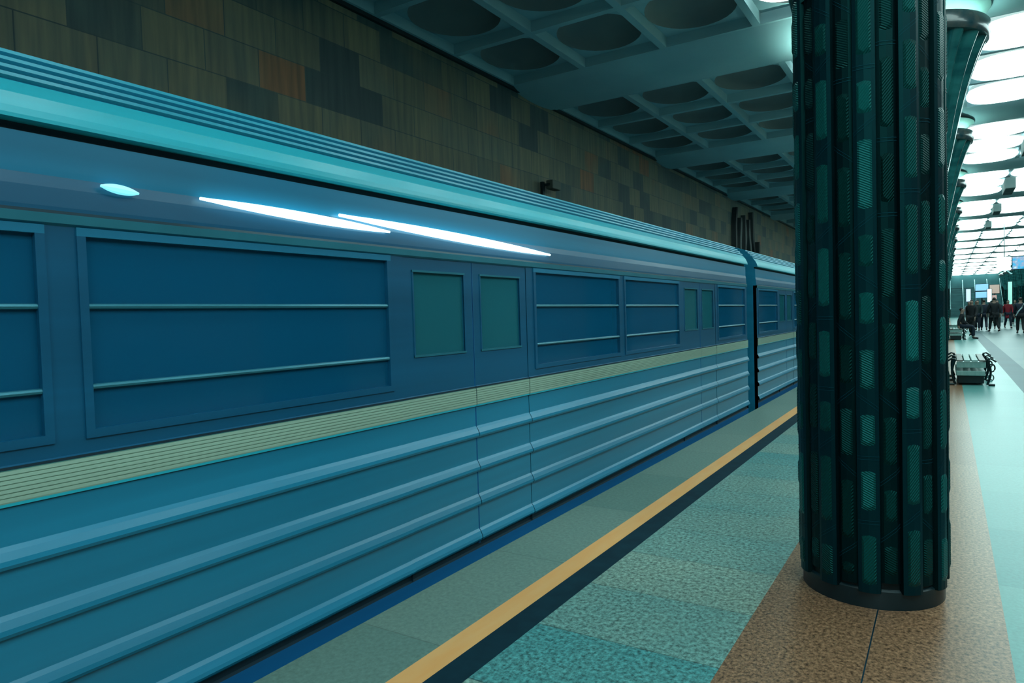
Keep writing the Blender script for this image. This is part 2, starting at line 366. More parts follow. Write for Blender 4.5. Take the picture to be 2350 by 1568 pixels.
# ------------------------------------------------------------------ columns
NS = 22
def add_blocks(me_obj_name, parent, R, z0, z1, seed):
    rnd = random.Random(seed); V = []; F = []; MI = []; UV = []; T = []
    mats = [M['g_frame'], M['g_up'], M['g_down']]; w = 2*R*math.sin(PI/NS)
    def P(th, rad, t, z): return (rad*math.cos(th)-t*math.sin(th), rad*math.sin(th)+t*math.cos(th), z)
    def face(pts, uv, mi, tone):
        o = len(V); V.extend(pts); F.append(tuple(range(o, o+len(pts)))); MI.append(mi); UV.append(uv); T.append(tone)
    for s in range(NS):
        th = 2*PI*(s+.5)/NS+.06; odd = s % 2; dr = -.020 if odd else 0; hw = w/2*(1.03 if not odd else .93)
        zs = z0+(0, .05, .0, .03)[s % 4]
        cs = [(-1, -.045), (-.93, -.012), (-.62, -.004), (0, 0), (.62, -.004), (.93, -.012), (1, -.045)]
        for (t0, r0), (t1, r1) in zip(cs, cs[1:]):
            face([P(th, R+dr+r0, t0*hw, zs), P(th, R+dr+r1, t1*hw, zs), P(th, R+dr+r1, t1*hw, z1), P(th, R+dr+r0, t0*hw, z1)], [(0, 0)]*4, 0, .3 if (odd or abs(t0)+abs(t1) > 1.7) else .9)  # recessed strips and groove sides toned darker, shade put into the colour
        face([P(th, R+dr+r, t*hw, zs) for t, r in cs], [(0, 0)]*7, 0, .8)
        z = zs-rnd.uniform(0, .2)
        while z < z1-.05:
            h = rnd.choice([.28, .32, .36, .42, .46]); sl = rnd.choice([0, .04, -.04, .04])
            # joint: a fine double ridge across the strip
            for dz in (0, .016):
                a = [(-.93*hw, z+dz-sl, -.011), (-.5*hw, z+dz-sl*.5, -.0015), (.5*hw, z+dz+sl*.5, -.0015), (.93*hw, z+dz+sl, -.011)]
                if a[0][1] > zs+.01 and a[3][1] > zs+.01:
                    for p, q in zip(a, a[1:]):
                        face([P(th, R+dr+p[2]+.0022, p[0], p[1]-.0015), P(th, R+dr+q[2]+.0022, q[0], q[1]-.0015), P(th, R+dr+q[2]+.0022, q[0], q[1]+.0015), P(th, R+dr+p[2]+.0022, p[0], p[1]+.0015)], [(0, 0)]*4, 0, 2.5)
            # ribbed lens panel of the block
            p0, p1 = max(z+.055, zs+.03), min(z+h-.045, z1-.02)
            if p1-p0 > .08:
                tone = rnd.uniform(.6, 2.0) if not odd else rnd.uniform(.2, .6); mi = rnd.choice([1, 1, 2]); ix = hw*.60; e = .022  # panels on recessed strips get dimmer tones, painting in their shade
                ring0 = [(-ix, p0+e), (0, p0), (ix, p0+e), (ix, p1-e), (0, p1), (-ix, p1-e)]
                ring1 = [(t*.72, p0+.025+(zz-p0)*(p1-p0-.05)/(p1-p0)) for t, zz in ring0]
                for k in range(6):
                    k2 = (k+1) % 6; q = [(ring0[k], -.003), (ring0[k2], -.003), (ring1[k2], .0035), (ring1[k], .0035)]
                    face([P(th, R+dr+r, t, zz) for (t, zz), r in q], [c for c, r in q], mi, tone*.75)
                face([P(th, R+dr+.0035, t, zz) for t, zz in ring1], ring1, mi, tone)
            z += h
    me = bpy.data.meshes.new(me_obj_name); me.from_pydata(V, [], F)
    for m in mats: me.materials.append(m)
    me.polygons.foreach_set('material_index', MI)
    uvl = me.uv_layers.new(name='UVMap')
    for p, uv in zip(me.polygons, UV):
        for li, q in zip(p.loop_indices, uv): uvl.data[li].uv = q
    at = me.attributes.new('tone', 'FLOAT', 'FACE'); at.data.foreach_set('value', T)
    o = bpy.data.objects.new(me_obj_name, me); COL.objects.link(o); o.parent = parent
    return o
def make_column():
    c = empty('column')
    R = .362
    b = MB(); b.lathe([(0.001, 0), (R-.022, 0), (R-.022, .09), (R-.035, .10), (R-.035, .14)], n=64, mat=M['plinth']); b.build('plinth', c, True)
    b = MB(); b.lathe([(R-.035, .08), (R-.035, 3.75)], n=64, mat=M['g_core']); b.build('shaft_core', c, True)
    add_blocks('glass_cladding', c, R, .085, 3.16, 11)['label'] = 'dark green ribbed glass blocks'
    b = MB()
    for s in range(NS):
        th = 2*PI*s/NS+.06; r = R-.02
        x, y = r*math.cos(th), r*math.sin(th)
        b.tube([(x, y, .1), (x, y, 3.6)], .0018, M['seam'], n=5)
    b.build('copper_seam', c)
    # trumpet capital, fluted
    prof = []
    for i in range(25):
        t = i/24; z = 3.1+t*1.73; prof.append((R-.01+(.82-R)*(.72*t**.95+.28*t**4), z))
    def fl(a, z):
        u = (a*18/(2*PI)) % 1; return 1-.13*min(1, max(0, (z-3.2)/.7))*(1-abs(math.sin(PI*u))**.65)-.02*(1-abs(math.sin(PI*u)))
    b = MB(); b.lathe(prof, n=256, mat=M['capital'], flute=fl); b.build('capital', c, True)['label'] = 'fluted glossy teal trumpet capital'
    b = MB(); b.lathe([(.70, 4.80), (.815, 4.80), (.835, 4.83), (.835, 4.99), (.82, 5.01), (.74, 5.01), (.72, 4.98), (.3, 4.90)], n=64, mat=M['rim']); b.build('capital_rim', c, True)
    b = MB(); b.lathe([(.60, 4.93), (.61, 5.05), (.68, 5.12), (.84, ZB-.12)], n=48, mat=M['white_drum']); b.build('drum', c, True)['label'] = 'white lit drum under the ceiling'
    b = MB(); pts = [(.72*math.cos(2*PI*i/40), .72*math.sin(2*PI*i/40), 5.02) for i in range(40)]
    b.tube(pts, .018, M['ring'], n=6, closed=True); b.build('cove_light', c, True)
    # small floodlight added on the platform side to brighten the ceiling beam
    b = MB(); b.tube([(-.50, 0, 4.18), (-.64, 0, 4.28)], .015, M['steel'], n=6); b.lathe([(.001, 4.28), (.055, 4.28), (.075, 4.36), (.068, 4.36), (.05, 4.30), (.001, 4.30)], c=(-.66, 0), n=16, mat=M['steel']); fo = b.build('fill_flood', c, True)
    ld = bpy.data.lights.new('fill_spot', 'SPOT'); ld.energy = 170; ld.color = (.62, 1, .86); ld.spot_size = math.radians(150); ld.spot_blend = .8; ld.shadow_soft_size = .05
    lo = bpy.data.objects.new('fill_flood_lamp', ld); COL.objects.link(lo); lo.parent = fo; lo.location = (-.66, 0, 4.37); lo.rotation_euler = (math.radians(180), math.radians(18), 0)
    return c
col0 = make_column()
COLX = -.356
ccount = 0
for k in range(-1, 16):
    y = BC+(k)*PER
    if y > 104: break
    c = col0 if ccount == 0 else copy_tree(col0)
    ccount += 1
    c.location = (COLX, y-.35 if k == -1 else y, 0)
    if k == -1: c.location.y = 4.1
    lab = {-1: 'large dark green glass column in the foreground on brown granite', 0: 'second column just behind the foreground column, flared capital at top right', 1: 'third column in the row, its capital just below the second one'}.get(k, '%s column along the hall, only its capital showing behind the nearer ones' % ordw[min(k+1, 16)])
    tag(c, lab, 'column', 'dark glass columns of the near row')
for k in range(8, 15):
    y = BC+k*PER; c = copy_tree(col0); c.location = (5.7-COLX, y, 0); c.rotation_euler = (0, 0, PI)
    tag(c, 'distant dark column at the right edge, across the hall', 'column', 'distant columns across the hall')

# ------------------------------------------------------------------ train
XT = -2.56
def rib(zc, h=.05, d=.022):
    return [(0, zc-h*.50), (d*.75, zc-h*.38), (d, zc-h*.18), (d*.88, zc+h*.08), (d*.40, zc+h*.50), (0, zc+h*.75)]
# profile of body side: (dx outward, z), material per segment
def side_profile():
    P = [(-.03, -.42, 'skirt'), (0, -.40, 'skirt'), (0, .02, 'skirt'), (-.015, .028, 'dark_gap'), (-.015, .052, 'dark_gap')]  # dark strip under the lowest rib paints in its shadow
    for zc in (.10, .325, .545, .765):
        for d, z in rib(zc, .062, .026): P.append((d, z, 'blue'))
    P.append((0, .935, 'blue'))
    P += [(.010, .94, 'dark_gap'), (.010, .95, 'cyan')]
    z = .955
    for i in range(7):
        P += [(.012, z, 'stripe'), (.012, z+.0105, 'stripe'), (.008, z+.0115, 'stripe'), (.008, z+.0135, 'stripe')]; z += .0145
    P += [(.012, 1.058, 'cyan'), (.012, 1.068, 'dark_gap'), (0, 1.072, 'navy'), (0, 1.12, 'navy')]
    return P
def top_profile():
    return [(0, 1.86, 'upper'), (.012, 1.868, 'alu'), (.012, 1.90, 'alu'), (0, 1.912, 'dark_gap'), (0, 1.925, 'navy'), (-.004, 1.99, 'navy'), (-.010, 2.03, 'navy'), (-.010, 2.05, 'upper'), (-.012, 2.165, 'upper'),
            (-.03, 2.17, 'dark_gap'), (-.03, 2.195, 'dark_gap'), (.025, 2.197, 'cyan'), (.025, 2.21, 'cyan'), (.018, 2.235, 'cyan'), (-.005, 2.285, 'cyan'), (-.045, 2.335, 'cyan')]
def extrude(b, P, y0, y1, mirror=None, dx0=0, nseg=1):
    for i in range(len(P)-1):
        d0, z0, m0 = P[i]; d1, z1, m1 = P[i+1]
        x0, x1 = XT+d0+dx0, XT+d1+dx0
        if mirror is not None: x0, x1 = mirror-(x0-0), mirror-(x1-0)
        b.add([(x0, y0, z0), (x0, y1, z0), (x1, y1, z1), (x1, y0, z1)], [(0, 1, 2, 3)], M[m1])
CARW = 2.7; XF = XT-CARW; MIR = XT+XF
def roof_pts():
    pts = [(-.045, 2.335)]
    for i in range(4):      # ribbed shoulder of the roof, then the crown
        d = -.05-.036*i; z = 2.340+.037*i; pts += [(d-.004, z), (d+.006, z+.010), (d-.002, z+.024), (d-.022, z+.029)]
    pts += [(-.22, 2.49), (-.36, 2.545), (-.65, 2.60), (-1.0, 2.64), (-1.35, 2.65)]
    return pts
def make_car(ya, yb, doors, label, loc=0):
    car = empty('metro_car', ((XT+XF)/2, (ya+yb)/2, -1.0))
    inv = Matrix.Translation(-Vector(car.location))
    def done(b, name, parent=car, smooth=False):
        o = b.build(name, parent, smooth)
        o.data.transform(inv); 
        return o
    # body with side openings for the doors
    b = MB(); prev = ya
    segs = []
    for d in doors: segs.append((prev, d-.66)); prev = d+.66
    segs.append((prev, yb))
    SP, TP = side_profile(), top_profile()
    for s0, s1 in segs:
        extrude(b, [p for p in SP if p[1] > .04], s0, s1)
        for e in (s0, s1): b.add([(XT, e, -.40), (XT-.05, e, -.40), (XT-.05, e, 1.9), (XT, e, 1.9)], [(0, 1, 2, 3)], M['dark_gap'])
    extrude(b, TP, ya, yb); extrude(b, TP, ya, yb, mirror=MIR); extrude(b, [p for p in SP if p[1] < .06], ya, yb)
    extrude(b, [(0, -.4, 'skirt'), (0, 1.12, 'blue')], ya, yb, mirror=MIR)
    b.box(XF, XT-.01, ya, yb, -.5, -.42, M['skirt']); 
    # windows band pillars (both sides)
    wins = []
    for s0, s1 in segs:
        L = s1-s0
        if L > 3: n = 2
        elif L > 1.2: n = 1
        else: n = 0
        if n:
            m = .10; ww = (L-m*(n+1))/n
            for i in range(n): wins.append((s0+m+i*(ww+m), s0+m+i*(ww+m)+ww))
        cur = s0
        ws = [w for w in wins if w[0] >= s0 and w[1] <= s1]
        for w in ws+[(s1, s1)]:
            for xx, dd in ((XT, -.04), (XF, .04)):
                b.add([(xx, cur, 1.12), (xx, w[0], 1.12), (xx, w[0], 1.86), (xx, cur, 1.86)], [(0, 1, 2, 3)], M['navy'])
                for e in (cur, w[0]): b.add([(xx, e, 1.12), (xx+dd, e, 1.12), (xx+dd, e, 1.86), (xx, e, 1.86)], [(0, 1, 2, 3)], M['navy'])
            cur = w[1]
    for d in doors:   # header above the doors, far-side plain
        b.add([(XF, d-.66, 1.12), (XF, d+.66, 1.12), (XF, d+.66, 1.86), (XF, d-.66, 1.86)], [(0, 1, 2, 3)], M['navy'])
    # roof
    rp = [(x, z) for x, z in roof_pts()]
    full = [(XT+d, z) for d, z in rp]+[(MIR-(XT+d), z) for d, z in reversed(rp[:-1])]
    for i in range(len(full)-1):
        (x0, z0), (x1, z1) = full[i], full[i+1]
        groove = (i < 22 and i % 4 == 0) or (i > 24 and i % 4 == 0)
        b.add([(x0, ya, z0), (x0, yb, z0), (x1, yb, z1), (x1, ya, z1)], [(0, 1, 2, 3)], M['upper'] if (i % 4 == 0 and (i < 17 or i > len(full)-18)) else M['roof'])
    # ends
    for e in (ya, yb):
        prof = [(XT, -.42)]+[(XT+d, z) for d, z, m in TP if z > 1.9]+full[1:-1]+[(MIR-(XT+d), z) for d, z, m in reversed(TP) if z > 1.9]+[(XF, -.42)]
        b.add([(x, e, z) for x, z in prof], [tuple(range(len(prof)))], M['blue'])
    body = done(b, 'body', smooth=False)
    # interior
    b = MB(); b.box(XF+.05, XT-.08, ya+.05, yb-.05, -.02, .0, M['steel'])
    b.box(XF+.05, XT-.06, ya+.05, yb-.05, 2.05, 2.08, M['interior'])
    for e in (ya+.04, yb-.07): b.box(XF+.05, XT-.06, e, e+.03, 0, 2.05, M['interior'])
    b.box(XF+.05, XF+.08, ya+.05, yb-.05, 0, 1.1, M['interior']); b.box(XT-.09, XT-.06, ya+.05, ya+.06, 0, 1.1, M['interior'])
    for s0, s1 in segs:
        if s1-s0 > 1.2:
            b.box(XT-.50, XT-.10, s0+.15, s1-.15, .38, .46, M['seat_brown'], bev=.02); b.box(XT-.15, XT-.09, s0+.15, s1-.15, .5, 1.0, M['seat_brown'], bev=.02)
            b.box(XF+.10, XF+.50, s0+.15, s1-.15, .38, .46, M['seat_brown'], bev=.02); b.box(XF+.09, XF+.15, s0+.15, s1-.15, .5, 1.0, M['seat_brown'], bev=.02)
    for x in (XT-.55, XF+.55): b.tube([(x, ya+.3, 1.78), (x, yb-.3, 1.78)], .016, M['chrome'], n=8)
    done(b, 'interior')
    # windows
    for (w0, w1) in wins:
        for side, xx in ((1, XT), (-1, XF)):
            b = MB(); f = .03; x0, x1 = (xx-.035, xx+.008) if side > 0 else (xx-.008, xx+.035)
            b.box(x0, x1, w0, w1, 1.12, 1.12+f, M['navy']); b.box(x0, x1, w0, w1, 1.86-f, 1.86, M['upper'])
            b.box(x0, x1, w0, w0+f, 1.12+f, 1.86-f, M['navy']); b.box(x0, x1, w1-f, w1, 1.12+f, 1.86-f, M['navy'])
            fr = done(b, 'window')
            b = MB(); g = xx-.018 if side > 0 else xx+.018; b.box(g-.004, g+.004, w0+f, w1-f, 1.12+f, 1.86-f, M['glass']); done(b, 'pane', fr)
            if side > 0:
                b = MB(); 
                for zz in (1.30, 1.585): b.tube([(xx-.004, w0+.01, zz), (xx-.004, w1-.01, zz)], .010, M['alu'], n=8)  # bars added for streak lines on the glass, no real glazing
                done(b, 'streak_bar', fr, True)
    # doors: two leaves each
    for d in doors:
        for sgn in (-1, 1):
            y0, y1 = (d-.659, d-.003) if sgn < 0 else (d+.003, d+.659)
            b = MB(); D = -.003
            lp = [(p, z, m) for p, z, m in SP if z > .05]
            extrude(b, lp, y0, y1, dx0=D)
            xx = XT+D
            # upper leaf round the window
            wy0, wy1 = y0+.09, y1-.09
            b.box(xx-.03, xx, y0, wy0, 1.12, 1.9, M['navy']); b.box(xx-.03, xx, wy1, y1, 1.12, 1.9, M['navy'])
            b.box(xx-.03, xx, wy0, wy1, 1.12, 1.30, M['navy']); b.box(xx-.03, xx, wy0, wy1, 1.78, 1.9, M['navy'])
            b.box(xx-.03, xx-.016, y0, y1, .05, 1.12, M['blue'])
            leaf = done(b, 'door')
            b = MB(); b.box(xx-.020, xx-.012, wy0, wy1, 1.30, 1.78, M['door_glass']); done(b, 'pane', leaf)
            b = MB(); b.box(xx-.004, xx+.006, wy0-.012, wy1+.012, 1.29, 1.302, M['alu']); b.box(xx-.004, xx+.006, wy0-.012, wy1+.012, 1.778, 1.79, M['alu']); b.box(xx-.004, xx+.004, wy0-.012, wy0, 1.29, 1.79, M['navy']); b.box(xx-.004, xx+.004, wy1, wy1+.012, 1.29, 1.79, M['navy']); done(b, 'window_frame', leaf)
            b = MB(); e = y1 if sgn < 0 else y0; b.box(xx-.02, xx+.001, min(e, e-sgn*-.003), max(e, e-sgn*-.003), .05, 1.9, M['skirt']); done(b, 'door_seal', leaf)
    tag(car, label, 'metro car', 'metro cars of the train')
    return car, done
car1, done1 = make_car(-8.45, 10.62, [-6.1, -1.25, 3.55, 8.3], 'nearest blue metro car with cream stripe, filling the left of the frame')
# glow streaks added on the upper side, no fittings of the car itself
def add_streak(y0, y1, z0, z1, r, mat, name='glow_streak'):
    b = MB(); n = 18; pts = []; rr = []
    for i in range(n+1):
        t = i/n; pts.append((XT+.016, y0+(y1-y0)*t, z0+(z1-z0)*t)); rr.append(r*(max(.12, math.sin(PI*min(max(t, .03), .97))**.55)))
    b.tube(pts, rr, M[mat], n=8); o = done1(b, name, car1, True); o['label'] = 'white glowing streak added on the car side' if mat == 'tube' else 'dim small glowing streak added on the car side'
add_streak(1.67, 2.78, 2.020, 1.985, .022, 'tube')
add_streak(2.42, 4.55, 2.036, 1.970, .027, 'tube')
add_streak(1.285, 1.42, 2.015, 2.005, .018, 'streak_dim')
car2, done2 = make_car(11.25, 30.3, [13.6, 18.4, 23.2, 28.0], 'second blue metro car, beyond the gap, glimpsed left of the column')
# coupling between the cars
cp = empty('coupling', ((XT+XF)/2, 10.93, 0)); tag(cp, 'dark flexible gangway between the two blue metro cars', 'gangway')
b = MB()
for i in range(7):
    y = -.28+i*.093; 
    b.box(-.75-.03*(i % 2), .75+.03*(i % 2), y-.03, y+.03, -.3, 2.05+.03*(i % 2), M['dark_gap'], bev=.012)
b.build('bellows', cp)
b = MB()
for sx in (-1, 1): b.tube([(sx*1.15, -.3, .4), (sx*1.1, 0, .32), (sx*1.15, .3, .4)], .02, M['steel'])
b.build('cable', cp, True)

# ------------------------------------------------------------------ things on the track wall
b = MB(); c = empty('wall_bracket', (XW, 10.62, 3.62)); tag(c, 'small dark bracket box on stone wall just above the train', 'bracket')
b.box(0, .06, -.03, .03, 0, .28, M['steel'], bev=.006); b.box(0, .18, -.02, .02, .20, .24, M['steel']); b.build('arm', c)
b = MB(); b.box(.10, .24, .0, .30, .14, .30, plain('box_grey', (.10, .12, .10), rough=.6), bev=.015); b.build('box', c)
rl = empty('wall_relief', (XW, 24.9, 3.45)); tag(rl, 'dark upright metal relief on the stone wall near the ceiling', 'wall relief')
rnd = random.Random(5)
for i, (y, w, z0, z1, ln) in enumerate([(-1.45, .30, -.1, 1.55, .12), (-.85, .42, -.2, 1.25, .05), (-.2, .36, -.25, 1.40, .02), (.45, .40, -.25, 1.30, -.1), (1.0, .30, -.2, 1.62, -.18), (1.75, .26, -.35, .62, .1)]):
    b = MB(); n = 9; V = []
    for j in range(n+1):
        t = j/n; ww = w*(.5+.35*math.sin(PI*t)+.08*math.sin(9*t+i)); yc = y+ln*(t-.5)*2+.04*math.sin(7*t+i*2); z = z0+(z1-z0)*t
        V += [(0, yc-ww/2, z), (.14, yc-ww*.3, z), (.17, yc, z), (.14, yc+ww*.3, z), (0, yc+ww/2, z)]
    F = [(j*5+k, j*5+k+1, (j+1)*5+k+1, (j+1)*5+k) for j in range(n) for k in range(4)]+[(0, 1, 2, 3, 4), tuple(n*5+k for k in range(5))]
    b.add(V, F, M['g_core']); b.build('upright', rl, True)

# ------------------------------------------------------------------ dark boxes under the hall ceiling
for i, (x, y, w, l, h) in enumerate([(1.62, 19.6, .24, 1.7, .30), (1.62, 26.2, .26, 1.5, .34), (1.62, 32.4, .24, 1.2, .30), (1.62, 38.8, .22, 1.0, .28)]):
    c = empty('ceiling_box', (x, y, ZB)); tag(c, 'dark ceiling box in the lit hall, %s' % ['nearest, at the right edge', 'second nearest', 'third, smaller', 'fourth, a faint dark smudge'][i], 'ceiling box', 'dark boxes between the hall lamps')
    b = MB(); b.box(-w/2, w/2, -l/2, l/2, -.05-h, -.05, M['concrete'], bev=.02); b.build('housing', c)
    b = MB(); b.box(-.03, .03, -.2, .2, -.06, .02, M['steel']); b.build('mount', c)
# ------------------------------------------------------------------ benches
M['bench_wood'] = noise_mat('pale_bench_slats', (.30, .55, .52), (.42, .68, .64), (20, 1, 4), rough=.4)
M['bench_iron'] = plain('dark_cast_iron', (.008, .03, .035), rough=.35, metal=.4)
M['bench_dark'] = plain('brown_bench_top', (.20, .20, .18), rough=.4)
def make_bench():
    c = empty('bench')
    for i in range(4):
        b = MB(); b.box(-.225+i*.115, -.225+i*.115+.10, 0, 1.9, .445, .475, M['bench_dark'] if i in (0, 3) else M['bench_wood'], bev=.008); b.build('seat_slat', c)
    b = MB(); b.box(-.225, .225, .02, .05, .33, .44, M['bench_wood'], bev=.008); b.build('apron', c)
    b = MB(); b.box(-.225, .225, 1.85, 1.88, .33, .44, M['bench_wood'], bev=.008); b.build('apron', c)
    b = MB(); b.box(-.235, .215, .03, 1.85, .18, .27, M['bench_wood'], bev=.01); b.build('shelf', c)
    b = MB(); b.box(-.21, .20, .12, 1.8, .03, .178, M['bench_iron'], bev=.01); b.build('base_box', c)
    for sx in (-1, 1):
        for y in (.03, .95, 1.86):
            b = MB(); pts = [(sx*(.245+.05*math.sin(t*PI)*1.0), y, .02+.46*t) for t in [k/10 for k in range(11)]]
            b.tube(pts, .020, M['bench_iron'], n=8)
            b.tube([(sx*.26, y, .02), (sx*.36, y, .02)], .02, M['bench_iron'], n=8)
            if sx > 0:
                b.tube([(.31+.05*math.cos(a), y, .33+.07*math.sin(a)) for a in [k*2*PI/14 for k in range(14)]], .014, M['bench_iron'], n=6, closed=True)
                b.tube([(.30+.04*math.cos(a), y, .15+.06*math.sin(a)) for a in [k*2*PI/14 for k in range(14)]], .012, M['chrome'], n=6, closed=True)
            b.tube([(sx*.24, y, .48), (sx*.30, y, .50), (sx*.38, y, .44)], .016, M['bench_iron'], n=8)
            b.build('leg', c, True)
    return c
bench = make_bench(); bench.location = (.36, 15.1, 0); tag(bench, 'pale slatted bench with dark iron frame, nearer one behind the column', 'bench', 'benches between the columns')
b2 = copy_tree(bench); b2.location = (.30, 34.6, 0); b2['label'] = 'smaller far bench beside the seated dark figures'
b3 = copy_tree(bench); b3.location = (.28, 41.2, 0); b3['label'] = 'furthest bench, a tiny blur next to the column row'

# ------------------------------------------------------------------ people (skin modifier bodies)
def skin_mesh(name, verts, edges, radii, mat, parent, sub=1, root=0):
    me = bpy.data.meshes.new('tmp'); me.from_pydata(verts, edges, []); o = bpy.data.objects.new('tmp', me); COL.objects.link(o)
    md = o.modifiers.new('s', 'SKIN'); md.use_smooth_shade = True
    for i, v in enumerate(me.skin_vertices[0].data):
        r = radii[i]; v.radius = (r, r) if isinstance(r, (int, float)) else r; v.use_root = (i == root)
    o.modifiers.new('d', 'SUBSURF').levels = sub
    dg = bpy.context.evaluated_depsgraph_get(); nme = bpy.data.meshes.new_from_object(o.evaluated_get(dg)); nme.name = name
    bpy.data.objects.remove(o); bpy.data.meshes.remove(me)
    nme.materials.clear(); nme.materials.append(mat)
    p = bpy.data.objects.new(name, nme); COL.objects.link(p); p.parent = parent
    return p
M['skin'] = plain('skin', (.42, .28, .22), rough=.6)
M['hair_dark'] = plain('dark_hair', (.01, .012, .015), rough=.6)
cl = {}
def cloth(n, c):
    if n not in cl: cl[n] = plain('cloth_'+n, c, rough=.85)
    return cl[n]
def person(x, y, rz, h, coat, trous, label, stride=.25, longcoat=.0, bag=None, armswing=.2, seated=False, hat=None, strap=None):
    root = empty('person', (x, y, 0), rz); s = h/1.72
    def S(p): return (p[0]*s, p[1]*s, p[2]*s)
    st = stride
    # body facing +y
    if not seated:
        hips = {-1: (-.09, 0, .90), 1: (.09, 0, .90)}
        knee = {-1: (-.10, st*.45+.04, .50), 1: (.10, -st*.2+.03, .48)}
        ank = {-1: (-.10, st*.9, .09), 1: (.10, -st*1.1, .13)}
        toe = {-1: (-.11, st*.9+.17, .03), 1: (.11, -st*1.1+.15, .04)}
        dz = 0
    else:
        dz = -.35
        hips = {-1: (-.10, 0, .57), 1: (.10, 0, .57)}; knee = {-1: (-.12, .42, .55), 1: (.12, .42, .55)}
        ank = {-1: (-.12, .40, .09), 1: (.12, .42, .09)}; toe = {-1: (-.12, .57, .03), 1: (.12, .59, .03)}
    sh = {i: (i*.175, 0, 1.40+dz) for i in (-1, 1)}
    el = {i: (i*.225, -i*armswing*.5-.02, 1.13+dz) for i in (-1, 1)}
    wr = {i: (i*.22, -i*armswing+.08, .90+dz) for i in (-1, 1)}
    V = [(0, 0, .95+dz), (0, -.01, 1.15+dz), (0, 0, 1.36+dz), (0, 0, 1.47+dz), (0, .01, 1.53+dz), (0, .025, 1.61+dz), (0, .015, 1.69+dz)]
    E = [(0, 1), (1, 2), (2, 3), (3, 4), (4, 5), (5, 6)]; Rd = [(.13, .10), (.12, .09), (.13, .09), .055, .058, (.075, .09), (.055, .07)]
    V += [(0, .115, 1.60+dz)]; E.append((5, 7)); Rd.append(.012)          # nose
    for i in (-1, 1):
        V.append((i*.078, .015, 1.61+dz)); E.append((5, len(V)-1)); Rd.append(.014)   # ears
    for i in (-1, 1):
        k = len(V); V += [sh[i], el[i], wr[i]]; E += [(2, k), (k, k+1), (k+1, k+2)]; Rd += [.055, .042, .028]
        w = Vector(wr[i]); pm = w+Vector((0, .01, -.07)); kp = len(V); V.append(tuple(pm)); E.append((k+2, kp)); Rd.append((.018, .036))
        for f in range(4):
            fy = -.028+f*.019; ln = [.055, .068, .072, .06][f]
            a = len(V); V += [tuple(pm+Vector((0, fy, -.035))), tuple(pm+Vector((-i*.008, fy*1.1, -.035-ln*.55))), tuple(pm+Vector((-i*.025, fy*1.1, -.035-ln)))]
            E += [(kp, a), (a, a+1), (a+1, a+2)]; Rd += [.0095, .0085, .007]
        a = len(V); V += [tuple(w+Vector((-i*.01, .04, -.05))), tuple(w+Vector((-i*.025, .055, -.09)))]; E += [(k+2, a), (a, a+1)]; Rd += [.011, .008]
    for i in (-1, 1):
        k = len(V); V += [hips[i], knee[i], ank[i], toe[i]]; E += [(0, k), (k, k+1), (k+1, k+2), (k+2, k+3)]; Rd += [.08, .052, .036, .028]
    skin_mesh('body', [S(v) for v in V], E, [tuple(q*s for q in r) if isinstance(r, tuple) else r*s for r in Rd], M['skin'], root)
    # eyes and mouth
    b = MB()
    for i in (-1, 1): b.lathe([(0.001, 0), (.010*s, .004*s), (.012*s, .012*s), (.001, .02*s)], c=(i*.032*s, .105*s), n=8, mat=M['hair_dark'])
    b.v = [(vx, vy, vz+(1.615+dz)*s) for vx, vy, vz in b.v]; b.build('eyes', root)
    # coat
    V = [(0, 0, (.88 if not seated else .95)+dz), (0, -.01, 1.12+dz), (0, 0, 1.33+dz), (0, 0, 1.46+dz)]; E = [(0, 1), (1, 2), (2, 3)]; Rd = [(.175, .135), (.155, .125), (.165, .125), .075]
    if longcoat: V.append((0, 0, .88-longcoat)); E.append((0, 4)); Rd.append((.20, .17))
    for i in (-1, 1):
        k = len(V); wv = Vector(wr[i])+Vector((0, 0, .03)); V += [sh[i], el[i], tuple(wv)]; E += [(2, k), (k, k+1), (k+1, k+2)]; Rd += [.082, .064, .050]
    skin_mesh('coat', [S(v) for v in V], E, [tuple(q*s for q in r) if isinstance(r, tuple) else r*s for r in Rd], coat, root)
    V = [(0, 0, .93+dz)]; E = []; Rd = [(.155, .12)]
    for i in (-1, 1):
        k = len(V); V += [hips[i], knee[i], tuple(Vector(ank[i])+Vector((0, 0, .03)))]; E += [(0, k), (k, k+1), (k+1, k+2)]; Rd += [.105, .075, .062]
    skin_mesh('trousers', [S(v) for v in V], E, [tuple(q*s for q in r) if isinstance(r, tuple) else r*s for r in Rd], trous, root)
    for i in (-1, 1):
        a = Vector(ank[i]); t = Vector(toe[i]); V = [tuple(a+Vector((0, -.03, -.035))), tuple((a+t)/2+Vector((0, 0, -.01))), tuple(t+Vector((0, .02, .005)))]
        skin_mesh('shoe', [S(v) for v in V], [(0, 1), (1, 2)], [.045*s, .042*s, .034*s], cloth('black', (.008, .015, .02)), root)
    V = [(0, -.035, 1.58+dz), (0, -.02, 1.66+dz), (0, .03, 1.735+dz)]
    skin_mesh('hair', [S(v) for v in V], [(0, 1), (1, 2)], [(.075*s, .06*s), (.088*s, .09*s), (.05*s, .045*s)], hat or M['hair_dark'], root)
    if strap:
        b = MB(); b.tube([S(p) for p in [(.12, -.12, 1.44), (.05, -.16, 1.25), (-.1, -.17, 1.05), (-.18, -.10, .85)]], .03*s, strap, n=8); b.build('shoulder_strap', root, True)
    tag(root, label, 'person')
    if bag:
        bc, blabel = bag; p = Matrix.Rotation(rz, 4, 'Z') @ Vector(S((.33, -armswing+.08, .36)))
        bg = empty('bag', (x+p.x, y+p.y, p.z), rz); b = MB(); b.box(-.09, .09, -.17, .17, 0, .36, bc, bev=.04); b.build('bag_body', bg, True)
        b = MB(); b.tube([(0, -.10, .35), (0, -.05, .50), (0, .05, .50), (0, .10, .35)], .012, bc, n=6); b.build('handle', bg, True); tag(bg, blabel, 'bag')
